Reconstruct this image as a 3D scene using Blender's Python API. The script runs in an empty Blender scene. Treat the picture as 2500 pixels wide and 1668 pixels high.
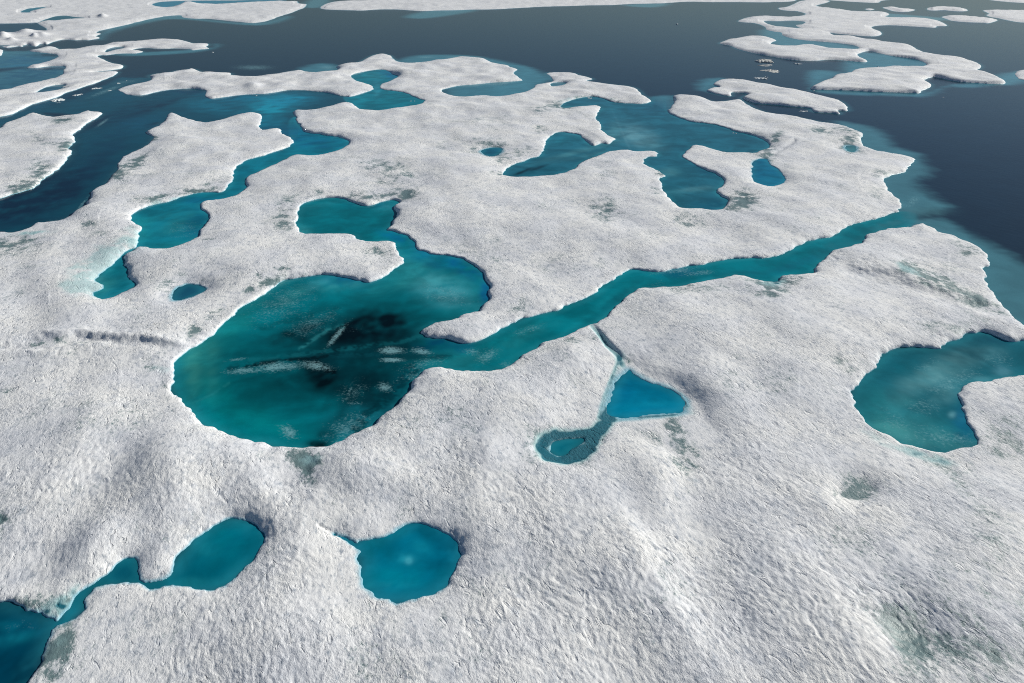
import bpy, math, random
import numpy as np
C = bpy.context.scene
# ------------------------------------------------------------------ camera, sky, sun, exposure
CAM_H = 25.0            # metres above the water (a ship's rail)
F = 1785.0              # focal length in pixels of the 2500 px wide photograph
HORIZON = -60.0         # the horizon lies just above the frame
CX, CY = 1250.0, 834.0
PITCH = math.atan((CY - HORIZON) / F)
cam = bpy.data.cameras.new('camera'); cam.sensor_width = 36; cam.lens = 36 * F / 2500
cam.clip_start = 0.5; cam.clip_end = 60000
co = bpy.data.objects.new('camera', cam); C.collection.objects.link(co)
co.location = (0, 0, CAM_H); co.rotation_euler = (math.pi / 2 - PITCH, 0, 0); C.camera = co

SUN_EL, SUN_AZ = math.radians(27), math.radians(62)      # azimuth clockwise from the view direction (+Y)
W = bpy.data.worlds.new('World'); C.world = W; W.use_nodes = True
nt = W.node_tree; sky = nt.nodes.new('ShaderNodeTexSky'); sky.sky_type = 'NISHITA'; sky.sun_disc = False
sky.sun_elevation = SUN_EL; sky.sun_rotation = SUN_AZ; sky.air_density = 0.8; sky.dust_density = 0.4; sky.ozone_density = 2.0
bg = nt.nodes['Background']; bg.inputs['Strength'].default_value = 0.058
nt.links.new(sky.outputs[0], bg.inputs[0])
sl = bpy.data.lights.new('sun', 'SUN'); sl.energy = 5.0; sl.angle = math.radians(0.6); sl.color = (1, .965, .89)
so = bpy.data.objects.new('sun', sl); C.collection.objects.link(so)
so.location = (0, 0, 60)
so.rotation_euler = (math.pi / 2 - SUN_EL, 0, math.pi - SUN_AZ)
C.view_settings.view_transform = 'Standard'; C.view_settings.look = 'None'
C.view_settings.exposure = 0.0; C.view_settings.gamma = 1.0; C.view_settings.use_curve_mapping = False
C.cycles.use_denoising = False; C.cycles.filter_width = 1.1      # keep the grain of the snow crust

# ------------------------------------------------------------------ the chart: photograph pixel <-> point on the water plane
SP, CP = math.sin(PITCH), math.cos(PITCH)
def ground(px, py):
    x = (np.asarray(px, float) - CX) / F; y = -(np.asarray(py, float) - CY) / F
    dz = -SP + y * CP; dy = CP + y * SP
    t = CAM_H / -dz
    return x * t, dy * t
def lin(c):
    c = np.array(c, float) / 255
    return np.where(c <= .04045, c / 12.92, ((c + .055) / 1.055) ** 2.4)

# ------------------------------------------------------------------ noise in world metres
def _hash(ix, iy, seed):
    h = (ix.astype(np.int64) * 374761393 + iy.astype(np.int64) * 668265263 + seed * 1442695041) & 0xffffffff
    h = ((h ^ (h >> 13)) * 1274126177) & 0xffffffff
    return (h ^ (h >> 16)) & 0xffff
_ang = np.arange(65536) * (2 * math.pi / 65536)
_gx, _gy = np.cos(_ang).astype(np.float32), np.sin(_ang).astype(np.float32)
def perlin(x, y, seed=0):
    x0 = np.floor(x); y0 = np.floor(y); fx = (x - x0).astype(np.float32); fy = (y - y0).astype(np.float32)
    ix = x0.astype(np.int64); iy = y0.astype(np.int64)
    u = fx * fx * fx * (fx * (fx * 6 - 15) + 10); v = fy * fy * fy * (fy * (fy * 6 - 15) + 10)
    def g(dx, dy):
        h = _hash(ix + dx, iy + dy, seed); return _gx[h] * (fx - dx) + _gy[h] * (fy - dy)
    a = g(0, 0); b = g(1, 0); c = g(0, 1); d = g(1, 1)
    return ((a + (b - a) * u) * (1 - v) + (c + (d - c) * u) * v) * 1.5
def sstep(a, b, x):
    t = np.clip((x - a) / (b - a), 0, 1); return t * t * (3 - 2 * t)

# ------------------------------------------------------------------ outlines traced from the photograph (pixels of the tiles they were read from)
def T(ox, oy, k, flat):
    p = np.array(flat, float).reshape(-1, 2); return np.stack([ox + p[:, 0] * k, oy + p[:, 1] * k], 1)
K1, K2, K3 = 700 / 2350, 840 / 2350, 300 / 2350
def A0(*f): return T(0, 0, K1, f)
def A1(*f): return T(600, 0, K1, f)
def A2(*f): return T(1200, 0, K1, f)
def A3(*f): return T(1800, 0, K1, f)
def B0(*f): return T(0, 300, K1, f)
def B1(*f): return T(600, 300, K1, f)
def B2(*f): return T(1200, 300, K1, f)
def B3(*f): return T(1800, 300, K1, f)
def C0(*f): return T(0, 600, K2, f)
def C1(*f): return T(830, 600, K2, f)
def C2(*f): return T(1660, 600, K2, f)
def D0(*f): return T(0, 1108, K2, f)
def D1(*f): return T(830, 1108, K2, f)
def Z0(*f): return T(0, 0, K3, f)
def Z2(*f): return T(2200, 0, K3, f)
def S(*f): return T(0, 0, 1, f)
def J(*a): return np.concatenate(a)

MAIN = J(S(-3500,1500,-1500,900,-400,650,-150,592),
 B0(0,900,90,905,180,890,250,860,300,828,380,822,470,810,560,780,620,730,690,690,745,600,740,575,790,535,850,510,900,450,960,390,965,340,1000,290,1080,245,1180,200,1250,140,1250,115,1200,75),
 A0(1280,1040,1345,1000,1370,950,1400,925,1450,940,1520,970,1600,995,1700,1005,1790,990,1900,960,2030,940,2110,938,2145,950,2145,1000,2120,1045),
 A1(150,1070,210,1065,275,1062,300,1095,350,1120,390,1160,395,1170,450,1040,420,1005,410,960,395,912,500,910,600,895,700,870,780,845,830,838,850,797,780,790,740,780,680,765,600,755,500,745,400,742,320,745,240,760,170,770),
 A0(2100,775,2000,780,1900,790,1800,805,1720,812,1685,795,1680,765,1690,745,1640,735,1560,728,1450,735,1350,745,1270,760,1200,778,1140,785,1060,782,1010,765,970,745,960,735,1010,715,1080,695,1160,680,1230,660,1240,640,1225,622,1280,605,1380,600,1450,580,1530,575,1560,565,1600,570,1640,590,1700,603,1790,605,1880,600,1895,605,1900,620,2000,628,2100,628,2200,615,2300,602),
 A1(370,585,450,578,500,590,580,602,660,602,720,595,755,570,745,545,780,535,860,525,940,505,980,485,1040,455,1100,442,1150,445,1190,460,1215,485,1250,505,1330,515,1430,510,1530,500,1630,487,1730,468,1800,465,1900,472,1960,485,2010,510,2080,525,2150,540,2170,555,2225,570,2200,600,2230,630,2268,660,2220,668,2120,675,2000,682,1880,695,1750,705,1680,720,1620,735,1605,745,1640,770,1700,788,1800,795,1880,785,1960,782,2040,790,2140,790),
 A2(230,770,300,745,350,715,365,695,420,685,490,675,500,655,470,620,445,605,490,595,570,595,680,602,720,620,790,635,825,652,780,665,830,675,930,688,1050,700,1150,715,1200,740,1240,785,1280,810,1310,832,1435,905,1490,850,1500,815,1490,790,1540,785,1620,790,1700,805,1770,820,1820,838,1880,835,1960,825),
 A3(0,822,40,828,70,850,120,880,180,905,230,925,330,940,420,950,500,965,600,985,700,1005,790,1015,870,1030,950,1060,1010,1090,1035,1105,1015,1130),
 B3(1010,150,1030,185,1080,210,1150,230,1250,250,1350,268,1430,285,1460,302,1450,320,1410,360,1370,405,1300,425,1230,445,1200,468,1200,490,1230,540,1270,590,1320,635,1345,665,1345,700,1320,730,1390,855,1440,838,1505,828,1560,842,1610,870,1660,905,1750,925,1850,965,1950,1010,2020,1060,2055,1105,2045,1175),
 C2(2085,150,2080,210,2120,280,2150,350,2220,430,2290,490,2350,545),
 S(2600,850,2800,960,3400,1200,6500,2000,7500,4600,-4500,4600))

POND = {}   # name key -> outline
POND['winding'] = J(B1(390,155,370,185,320,215,230,245,140,275,40,300),
 B0(2000,320,1950,355,1915,395,1915,440,1890,490,1850,545,1810,572,1740,572,1650,575,1560,592,1480,615,1420,640,1330,662,1250,680,1170,705,1110,735,1075,765,1075,795,1110,825,1150,855,1150,885,1135,930,1130,990,1100,1025,1050,1045,1000,1085,950,1140),
 C0(760,140,710,180,680,210,670,250,700,275,680,300,620,325,650,355,720,365,790,345,860,310,920,270,900,240,880,225,870,180,845,120,850,75,900,40),
 B0(1128,1031,1180,1025,1260,1035,1370,1035,1450,1015,1530,985,1610,945,1650,890,1690,835,1710,780,1700,740,1670,715,1650,680,1680,645,1760,635,1850,625,1930,595,1990,560,2020,530,2010,490,2030,445),
 B1(130,390,230,345,320,300,400,268,480,268,540,270,620,262,700,245,780,218,830,185,845,160,820,135,760,118,680,108,600,92,520,85,480,70,455,40,420,5),
 S(720,286,705,300,710,335))
POND['upper'] = A1(850,797,900,785,980,760,1045,735,1035,705,980,685,920,668,880,645,868,622,900,605,960,592,1030,580,1100,572,1160,580,1210,610,1250,625,1210,650,1160,675,1110,690,1100,710,1120,735,1200,745,1270,755,1340,775,1380,795,1430,815,1465,825,1440,850,1390,868,1300,882,1200,900,1110,912,1030,912,960,908,920,890,880,855,830,838,800,800)
POND['lagoon'] = J(A2(1310,832,1240,852,1120,850,1040,845,970,835,930,815,870,798,790,795,700,812,620,835,580,860,575,885,640,888,740,875,840,868,898,882,870,930,855,975,890,1010,900,1060,930,1095,980,1130),
 B2(1010,135,990,160,960,180,900,170,850,190,810,180,760,140,720,100,650,88,570,78,510,95,460,135,435,190,415,245,380,280,310,295,260,320,180,345,120,380,95,410,110,435,170,448,280,450,400,440,510,430,610,410,690,375,740,320,810,290,880,265,930,245,1010,232,1110,225,1180,235,1260,232,1340,235,1365,260,1340,280,1280,285,1250,315,1265,345,1320,375,1380,400,1418,435,1390,460,1390,510,1420,570,1460,630,1520,685,1590,712,1700,715,1830,722,1900,700,1935,670,1930,630,1880,600,1850,565,1860,540,1900,510,1912,470,1880,440,1800,405,1720,375,1640,325,1570,285,1565,265,1610,225,1640,190,1700,188,1780,205,1850,230,1930,243,2050,245,2160,248,2210,225,2270,205,2278,180,2250,150,2180,118,2080,90,1980,65,1900,35,1800,12,1700,0),
 A2(1640,1000,1560,975,1490,945,1440,910,1410,800,1330,790))
POND['oval'] = B3(130,330,150,305,210,297,245,305,265,340,320,375,360,410,390,450,395,480,350,505,290,520,210,510,150,490,125,450,122,400)
POND['great'] = J(B3(1320,730,1260,755,1150,785,1050,805,950,835,870,870,830,900,800,930,700,950,590,970,500,1010,400,1070,300,1100,200,1112,100,1110),
 C2(300,100,200,120,100,138,0,150),
 C1(2200,178,2100,172,2000,165,1930,185,1870,225,1800,275,1730,335,1640,380,1540,415,1480,445,1400,462,1300,485,1230,515,1130,550,1060,595,1000,630,930,655,850,672,790,660,730,635,660,635,600,625,550,600,555,580,600,555,650,535,740,520,830,490,900,465,955,450,980,410,1020,360,1018,300,1000,230,960,165,900,125,820,90,740,72,650,62,570,40,520,20),
 B1(1395,1010,1380,970,1330,930,1260,900,1200,885,1165,875,1200,830,1235,770,1235,730,1215,695,1255,655,1220,638,1160,640,1100,655,1040,675,980,683,910,670,850,640,790,620,730,615,650,622,560,635,490,660,450,685,430,740,420,800,420,850,440,895,490,922,580,922,680,918,790,912,890,925,910,955,960,975,1040,978,1130,972,1200,985,1220,1010,1240,1060,1270,1110,1298,1145),
 C1(400,145,340,185,280,225,210,255,150,245,60,225),
 C0(2250,205,2150,208,2050,220,1950,240,1890,275,1800,330,1700,395,1640,440,1570,500,1510,545,1470,605,1400,650,1340,690,1270,730,1215,760,1190,810,1188,880,1190,960,1210,1020,1250,1075,1305,1130,1350,1185,1440,1245,1540,1290,1640,1335,1760,1345,1840,1355,1900,1378,2050,1390,2180,1385,2280,1370),
 C1(60,1320,160,1265,240,1215,300,1160,380,1090,450,1020,490,980,510,940,560,880,600,855,690,845,790,855,880,860,980,868,1060,855,1140,830,1200,790,1280,740,1360,695,1440,655,1550,620,1640,570,1740,535,1800,500,1850,455,1910,400,1970,345,2030,300,2100,295,2200,293,2300,285),
 C2(80,262,180,240,290,225,370,208,440,215,510,235,560,245,600,250,650,250,690,220,750,210,850,200,915,185,950,140,990,85,1050,45,1120,20),
 B3(1000,995,1040,968,1060,935,1120,905,1200,880,1300,865,1390,855,1460,800,1450,740))
POND['triangle'] = C1(1960,855,1985,850,2010,885,2070,915,2150,945,2230,965,2300,1005,2345,1055,2365,1090,2340,1130,2300,1142,2180,1150,2060,1165,1950,1175,1860,1172,1825,1145,1830,1090,1860,1020,1890,950,1930,890)
POND['slushy'] = C1(1430,1375,1460,1345,1520,1328,1600,1322,1668,1320,1640,1355,1600,1385,1570,1415,1520,1437,1470,1425,1440,1400)
POND['spoon'] = D0(780,760,840,715,900,705,935,725,945,780,960,830,1000,870,1050,875,1100,855,1170,805,1210,740,1250,680,1310,625,1350,575,1400,535,1460,495,1530,465,1610,455,1690,470,1750,505,1800,555,1808,600,1780,650,1740,710,1680,770,1600,845,1560,880,1490,910,1430,932,1340,935,1200,915,1110,928,1050,938,980,915,920,890,850,880,770,885,700,905,650,925,600,965,570,1010,548,1060,515,1098,470,1142,420,1174,385,1186,350,1200,335,1165,380,1148,420,1122,450,1080,475,1035,502,985,545,935,600,900,660,870,720,825)
POND['corner'] = J(D0(0,1010,60,1015,150,1030,230,1055,290,1080,340,1120,382,1152,355,1200,350,1260,320,1330,270,1400,230,1470,215,1520,190,1567), S(50,1720,20,1850,-300,1850,-350,1500,-150,1465))
POND['round'] = D1(115,625,150,605,200,590,270,570,330,540,400,510,470,475,540,458,610,470,670,495,720,530,760,570,800,620,838,680,830,740,800,800,750,870,700,920,640,965,560,995,460,1003,370,1008,290,998,220,970,180,930,155,880,150,820,160,760,145,700,130,660,60,606,20,585,-30,560,-28,556,25,574,75,600)
POND['horn'] = J(C2(1775,700,1840,655,1920,630,1990,600,2060,590,2130,605,2200,635,2260,655,2350,650), S(2600,845,2720,870,2720,960,2600,925),
 C2(2350,900,2250,912,2150,925,2050,930,1970,940,1920,965,1905,1010,1920,1070,1935,1130,1955,1200,1990,1270,2030,1330,2000,1365,1920,1385,1800,1415,1720,1412,1620,1385,1500,1345,1400,1290,1310,1240,1250,1190,1205,1130,1185,1050,1195,990,1240,920,1290,870,1350,790,1400,740,1460,712,1580,700,1680,702))
POND['puddle_a'] = C0(1170,365,1185,325,1220,290,1280,265,1340,270,1390,290,1385,320,1320,350,1250,372,1200,375)
POND['puddle_b'] = B1(1930,245,1960,215,2040,205,2100,215,2090,240,2040,270,2000,275,1960,262)
POND['puddle_c'] = B3(885,200,920,187,965,195,965,235,930,238,900,225)
POND['puddle_d'] = A2(485,690,530,678,610,680,590,700,540,708,490,708)
FPOND = {}
FPOND['n_lens'] = (2, A0(865,432,880,408,930,390,1015,385,1000,400,930,415))
FPOND['n_pool'] = (2, A0(290,765,340,735,400,712,480,698,540,700,500,720,550,720,450,745,380,760,320,770))
FPOND['n_inlet'] = (3, J(Z0(-1500,455,0,455,300,450,600,440,700,440,760,480,880,550,850,600,640,592,520,590,400,610,330,635,180,620,60,620,0,645,-1500,680)))
FPOND['n_teal'] = (3, Z0(400,238,450,200,560,165,700,150,900,130,780,165,640,200,570,225,610,250,500,250))
FPOND['n_crack'] = (3, Z0(700,440,850,385,960,345,1080,315,1230,300,1400,325,1620,345,1500,362,1330,368,1150,390,980,405,860,400,760,425))
FPOND['n_lake'] = (3, A0(1250,40,1280,25,1350,14,1500,8,1700,5,1900,4,2150,0,2350,-8,2400,0,2200,10,1950,22,1750,35,1640,35,1590,25,1520,25,1450,45,1390,60,1300,55))
FPOND['n_arc'] = (5, A3(225,172,330,175,420,170,500,172,555,182,520,205,480,205,500,225,570,242,500,238,380,228,290,210,240,192))

FLOE = {}
FLOE[1] = J(A0(20,1030,80,1000,160,975,230,940,290,930,340,945,400,960,460,965,540,955,620,950,670,930,730,918,780,925,835,930,820,955,770,985,720,1010,670,1050,610,1095,600,1110),
 B0(622,150,590,185,565,215,585,240,565,285,530,330,480,375,420,420,350,470,310,510,280,540,210,560,130,580,60,605,0,625), S(-150,520,-500,560,-700,400,-300,345,-60,330,0,315))
FLOE[2] = J(A0(0,748,100,725,220,700,330,680,420,655,480,630,520,605,515,580,540,550,480,545,380,548,300,560,220,560,240,545,300,530,370,510,430,490,470,470,465,450,400,440,330,432,240,420,290,405,370,390,440,385,480,402,520,408,600,405,640,398,740,385,850,372,920,355,1000,347,1100,343,1200,335,1300,328,1400,330,1480,330,1540,345,1600,357,1700,358,1708,375,1690,385,1715,400,1640,408,1570,415,1560,405,1450,400,1350,402,1260,400,1200,395,1130,400,1080,415,1150,420,1175,428,1120,440,1040,442,960,445,880,455,830,455,800,465,850,490,890,510,950,525,1000,535,1012,545,990,565,900,580,780,592,740,602,820,600,900,592,965,590,940,620,870,650,780,685,700,710,620,740,540,765,480,795,400,820,330,840,250,865,180,900,100,940,0,960), S(-150,312,-400,360,-600,320,-200,250))
FLOE[3] = J(S(-900,118), Z0(0,870,30,890,110,920,250,905,350,890,420,900,520,850,600,880,700,890,780,840,900,850,960,830,1050,800,1180,765,1300,760,1430,775,1560,765,1700,775,1850,745,1910,730,1830,700,1940,650,1850,640,1900,600,2050,560,2350,495),
 A0(1080,195,1200,165,1300,145,1400,130,1480,128,1500,145,1600,155,1700,155,1800,165,1900,175,1960,180,2050,190,2130,185,2220,165,2280,140),
 A1(370,108,440,80,480,65,500,35,440,30,415,8,330,10,200,-6), S(560,-12,300,-18,-900,-18))
FLOE[4] = J(A1(610,62,640,40,680,25,740,12,820,8,930,5,1050,2), S(950,-4,1200,-9,1600,-9,1900,-6,1945,0),
 A3(420,15,300,17), A2(2250,20,2000,18,1800,18,1600,15,1400,28,1150,33,1000,42,800,45,650,50,450,55,200,68), A1(2100,75,2000,78,1850,80,1700,85,1550,88,1450,92,1370,88,1250,80,1100,78,950,88,850,85,720,82,630,75))
FLOE[5] = J(A3(5,175,80,145,200,133,400,140,530,128,555,112,480,92,400,88,345,78,340,65,400,58,460,35,520,8,640,-2,740,5,760,12,720,28,650,50,760,65,870,80,960,92,1080,97,1200,98,1248,120,1215,138,1300,145,1450,150,1580,157,1650,172,1710,200,1715,215,1640,215,1620,228,1500,222,1380,215,1250,208,1150,212,1100,225,1130,245,1175,262,1180,285,1120,300,1000,295,900,285,800,275,760,270,800,290,940,305,1080,325,1200,348,1300,358,1420,378,1490,415,1600,450,1700,465,1830,480,1930,505,1985,530,1998,555,1960,582,2050,610,2140,645,2200,680,2150,690,2000,685,1850,675,1750,660,1660,640,1600,632,1545,650,1535,665,1590,700,1560,725,1510,745,1490,765,1400,762,1200,758,1000,748,850,742,700,738,620,735,600,722,650,695,710,665,770,650,800,620,870,605,930,595,960,578,1050,568,1150,560,1270,552,1400,560,1480,560,1545,540,1550,528,1500,500,1400,478,1250,458,1150,435,1080,420,1020,432,985,450,1020,480,1065,505,1030,512,900,500,750,492,640,500,540,500,430,490,290,468,200,450,100,430,0,403),
 A2(1960,378,1880,362,1870,352,1920,335,2000,318,2100,305,2200,302,2290,315,2335,335),
 A3(290,345,275,368,350,378,450,382,520,375,640,380,760,400,860,408,960,410,1000,395,950,372,880,362,780,350,650,340,520,328,430,312,370,290,360,268,300,260,240,245,230,225,190,205,130,190,60,185))
FLOE[6] = J(A2(1820,695,1850,665,1900,655,2000,655), A3(0,658,100,670,200,695,320,715,450,740,560,765,650,785,750,805,830,828,880,860,902,885,898,910,850,908,820,905,840,935,780,930,640,920,610,895,560,885,450,875,300,860,170,850,100,835,50,812,45,800,90,780,60,768,0,762),
 A2(1965,762,1960,790,1880,780,1800,760,1760,748,1800,725,1870,720))
FLOE[7] = S(2478,181,2487,174,2530,172,2600,180,2590,205,2500,196,2484,190)
FLOE[8] = Z2(770,330,870,305,1100,300,1400,325,1600,340,1840,380,1780,420,1650,450,1580,435,1300,430,1150,420,960,400,860,365)
FLOE[9] = Z2(1560,205,1700,195,2000,195,2350,205,2900,225,3300,330,2900,450,2350,435,2180,420,2000,385,1850,350,1700,325,1620,290,1680,265)
FLOE[10] = Z2(500,160,560,145,640,138,900,138,1080,152,1230,170,1270,210,1150,218,950,212,880,200,780,195,640,205,510,195)
FLOE[11] = A3(1190,62,1280,56,1330,66,1400,72,1460,82,1400,97,1290,95,1230,78)
FLOE[12] = A3(1045,76,1080,69,1125,77,1085,87)
FLOE[13] = A3(735,0,850,-6,1200,-10,1330,-8,1190,6,1150,24,1000,19,880,12)
FLOE[14] = J(A3(2050,-2,2200,-9,2350,-10,2700,-8,2900,30,2350,24,2200,15))
FLOE[15] = S(-40,122,0,122,8,124,6,131,0,137,-40,140)

def smooth(p, n=4):
    a = np.roll(p, 1, 0); b = p; c = np.roll(p, -1, 0); d = np.roll(p, -2, 0)
    out = []
    for i in range(n):
        t = i / n
        out.append(0.5 * ((2 * b) + (c - a) * t + (2 * a - 5 * b + 4 * c - d) * t * t + (3 * b - a - 3 * c + d) * t ** 3))
    return np.stack(out, 1).reshape(-1, 2)

# ------------------------------------------------------------------ the grid of the whole ice field (denser near the viewer)
def axis(parts):
    out = []
    for a, b, st in parts: out.append(np.arange(a, b - 1e-6, st))
    return np.concatenate(out)
cols = axis([(-3400, -1000, 160), (-1000, -300, 40), (-300, -40, 8), (-40, 2540, 2.3), (2540, 2800, 8), (2800, 3500, 40), (3500, 6001, 160)])
rows = np.concatenate([[-59.6, -58.5, -57, -55, -52, -48, -43, -38, -32, -27], axis([(-22, 330, 1.15), (330, 700, 1.7), (700, 1700, 2.3), (1700, 1900, 8), (1900, 2500, 60), (2500, 4001, 100)])])
PX, PY = np.meshgrid(cols, rows)
GX, GY = ground(PX, PY)
NR, NC = PX.shape
DIST = np.hypot(np.hypot(GX, GY), CAM_H)
cellx = np.gradient(GX, axis=1); celly = np.abs(np.gradient(GY, axis=0)); CELL = np.sqrt(cellx * celly)
rowsp = celly

def sdf(poly, Dmax=4.0):
    P = smooth(poly)
    D2 = np.full(PX.shape, 1e9, np.float32)
    q = np.roll(P, -1, 0)
    wx, wy = ground(P[:, 0], np.maximum(P[:, 1], -59)); vx, vy = np.roll(wx, -1), np.roll(wy, -1)
    for i in range(len(P)):
        y0, y1 = sorted((P[i, 1], q[i, 1])); x0, x1 = sorted((P[i, 0], q[i, 0]))
        dist = max(math.hypot(wx[i], wy[i]), 18)
        m = max(10, Dmax * F / math.hypot(dist, CAM_H)); my = max(6, m * 0.75)
        r0, r1 = np.searchsorted(rows, [y0 - my, y1 + my]); c0, c1 = np.searchsorted(cols, [x0 - m, x1 + m])
        if r1 <= r0 or c1 <= c0: continue
        gx = GX[r0:r1, c0:c1]; gy = GY[r0:r1, c0:c1]
        ex, ey = vx[i] - wx[i], vy[i] - wy[i]; L = ex * ex + ey * ey + 1e-9
        t = np.clip(((gx - wx[i]) * ex + (gy - wy[i]) * ey) / L, 0, 1)
        d = (gx - wx[i] - t * ex) ** 2 + (gy - wy[i] - t * ey) ** 2
        np.minimum(D2[r0:r1, c0:c1], d, out=D2[r0:r1, c0:c1])
    D = np.sqrt(D2)
    D = np.minimum(D, np.maximum(Dmax, 5 * rowsp))
    ins = np.zeros(PX.shape, bool)
    ya, yb = P[:, 1], q[:, 1]
    for r in range(NR):
        y = rows[r]
        k = (ya > y) != (yb > y)
        if not k.any(): continue
        xs = np.sort(P[k, 0] + (y - ya[k]) / (yb[k] - ya[k]) * (q[k, 0] - P[k, 0]))
        ins[r] = (np.searchsorted(xs, cols) % 2) == 1
    return np.where(ins, D, -D).astype(np.float32)

# ragged small-scale shoreline
def vis(lam): return np.clip((lam / CELL - 2.0) / 3.0, 0, 1)
WA = math.radians(20.5)                  # the wind's lie of the sastrugi, west of north
US = GX * math.cos(WA) + GY * math.sin(WA)      # across the wind
UL = -GX * math.sin(WA) + GY * math.cos(WA)     # along it
_w1, _w2 = perlin(GX / 3.1, GY / 3.1, 71), perlin(GX / 3.1, GY / 3.1, 72)
US = US + .55 * _w1 + .12 * perlin(GX / .7, GY / .7, 73) * vis(.7); UL = UL + .7 * _w2 + .15 * perlin(GX / .7, GY / .7, 74) * vis(.7)
JIT = 0.18 * perlin(GX / 3.5, GY / 3.5, 2) * vis(3.5) + 0.22 * perlin(GX / 1.5, GY / 1.5, 3) * vis(1.5) + 0.12 * perlin(GX / .6, GY / .6, 4) * vis(.6) + 0.05 * perlin(GX / .22, GY / .22, 5) * vis(.22)

s_main_out = sdf(MAIN)
s_pond = {k: sdf(v) for k, v in POND.items()}
s_fp = {k: (f, sdf(v)) for k, (f, v) in FPOND.items()}
ICE = {0: s_main_out.copy()}
for k, v in FLOE.items(): ICE[k] = sdf(v)
for k, v in s_pond.items(): ICE[0] = np.minimum(ICE[0], -v)
for k, (f, v) in s_fp.items(): ICE[f] = np.minimum(ICE[f], -v)
for k in ICE: ICE[k] = ICE[k] + JIT

# ------------------------------------------------------------------ soft spots: (x, y, rx, ry, degrees) in the chart
def spot(x, y, rx, ry, ang=0, hard=1.0):
    R = max(rx, ry) * 2.6
    r0, r1 = np.searchsorted(rows, [y - R, y + R]); c0, c1 = np.searchsorted(cols, [x - R, x + R])
    sl_ = (slice(r0, r1), slice(c0, c1))
    a = math.radians(ang); dx = PX[sl_] - x; dy = PY[sl_] - y
    u = (dx * math.cos(a) + dy * math.sin(a)) / rx; v = (-dx * math.sin(a) + dy * math.cos(a)) / ry
    return sl_, np.exp(-(u * u + v * v) ** hard)
def stroke(pts, w):
    """signed distance-like falloff along a line; returns window, gaussian, side (-1..1, + = left of travel)"""
    p = np.array(pts, float).reshape(-1, 2); R = w * 3
    r0, r1 = np.searchsorted(rows, [p[:, 1].min() - R, p[:, 1].max() + R]); c0, c1 = np.searchsorted(cols, [p[:, 0].min() - R, p[:, 0].max() + R])
    sl_ = (slice(r0, r1), slice(c0, c1)); x = PX[sl_]; y = PY[sl_]
    best = np.full(x.shape, 1e9); side = np.zeros(x.shape)
    for i in range(len(p) - 1):
        ex, ey = p[i + 1] - p[i]; L = ex * ex + ey * ey
        t = np.clip(((x - p[i, 0]) * ex + (y - p[i, 1]) * ey) / L, 0, 1)
        qx = x - p[i, 0] - t * ex; qy = y - p[i, 1] - t * ey; d = np.hypot(qx, qy)
        sd = (ex * qy - ey * qx) / math.sqrt(L)
        k = d < best; best[k] = d[k]; side[k] = sd[k]
    return sl_, np.exp(-(best / w) ** 2), side / w

# ------------------------------------------------------------------ relief of the snow
EXTRA = np.zeros(PX.shape, np.float32)
HILLS = [ # x, y, rx, ry, angle, metres
 (1170,1350,60,110,-15,.20),(710,1300,60,110,20,.07),(1730,950,60,90,-45,.12),
 (425,1190,100,120,25,.60),(255,1345,66,80,40,.48),(300,1130,80,170,30,-.16),(1560,1450,120,220,-35,.2),(1700,1300,120,200,-35,-.25),
 (1640,1060,60,90,-50,-.35),(1250,1010,120,80,0,.25),(1190,1130,60,60,0,.3),(1600,1180,60,90,-20,.35),(1080,1330,60,110,-20,.30),(1130,1400,70,90,0,-.12),
 (2080,1200,60,45,0,-.40),(2020,1240,60,40,-20,.15),(2230,1560,110,70,20,-.35),(2050,1600,150,60,-30,.2),(2300,680,150,25,22,-.35),
 (1480,520,60,22,0,-.25),(700,1180,60,50,0,-.20),(620,1150,90,60,0,.25),(150,1020,200,80,0,.25),(350,980,150,60,0,-.15),(860,1150,90,60,20,.25),
 (120,640,140,50,-50,.2),(220,760,90,60,-35,.35),(60,740,60,60,-50,-.25),(900,420,200,60,0,.2),(700,380,120,30,-10,-.12),(1120,280,150,30,0,.2),
 (640,1250,60,80,-20,.25),(960,1180,80,40,0,.2),(1380,1560,150,80,-30,.2),(700,1560,200,90,0,.25),(300,1560,90,90,-40,-.1),(2000,900,200,90,-30,.2),(1750,950,60,120,-40,.25),
 (560,530,90,40,0,.12),(1900,560,120,40,0,.2),(2200,650,120,40,20,.15),(1600,700,120,25,0,.12),(1370,900,80,60,-30,.25),(1750,1500,60,160,-35,-.2),(2400,1350,160,80,-35,.25),(2250,1380,200,40,-28,-.2),
 (860,165,60,9,0,.5),(620,215,20,6,0,.7),(540,190,60,10,0,.4),(700,205,60,8,0,.5),(1000,180,60,10,0,.4),
 (10,92,14,6,0,1.5),(62,82,20,5,0,1.3),(105,90,14,4,0,1.1),(252,43,10,3,0,1.6),(85,92,8,3,0,1.2),(30,102,12,3,0,1.2),(210,62,50,7,0,.9),(455,12,40,5,0,1.8),(640,25,60,6,0,.6),(1050,14,90,4,0,1.6),(1260,8,90,3,0,1.2)]
for x, y, rx, ry, a, h in HILLS:
    w, g = spot(x, y, rx, ry, a); EXTRA[w] += h * g
SCARPS = [ # line, width, step height (+ = the right-hand/below side of travel lower), lip
 ([-200,870,-60,868,0,862,60,846,120,836,160,836,200,832,280,838,350,842,400,850,440,853], 10, -.24, .10),
 ([0,870,120,868,200,852,250,846], 8, .16, .05),
 ([350,1120,300,1210,240,1300,185,1370,165,1420], 60, -.07, .12),
 ([1545,1300,1590,1400,1640,1470,1690,1560], 34, .08, .05),
 ([2090,660,2200,690,2290,725,2410,755], 16, -.22, .05),
 ([-5,-5,-4,-4], 1, 0, 0)]
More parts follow.
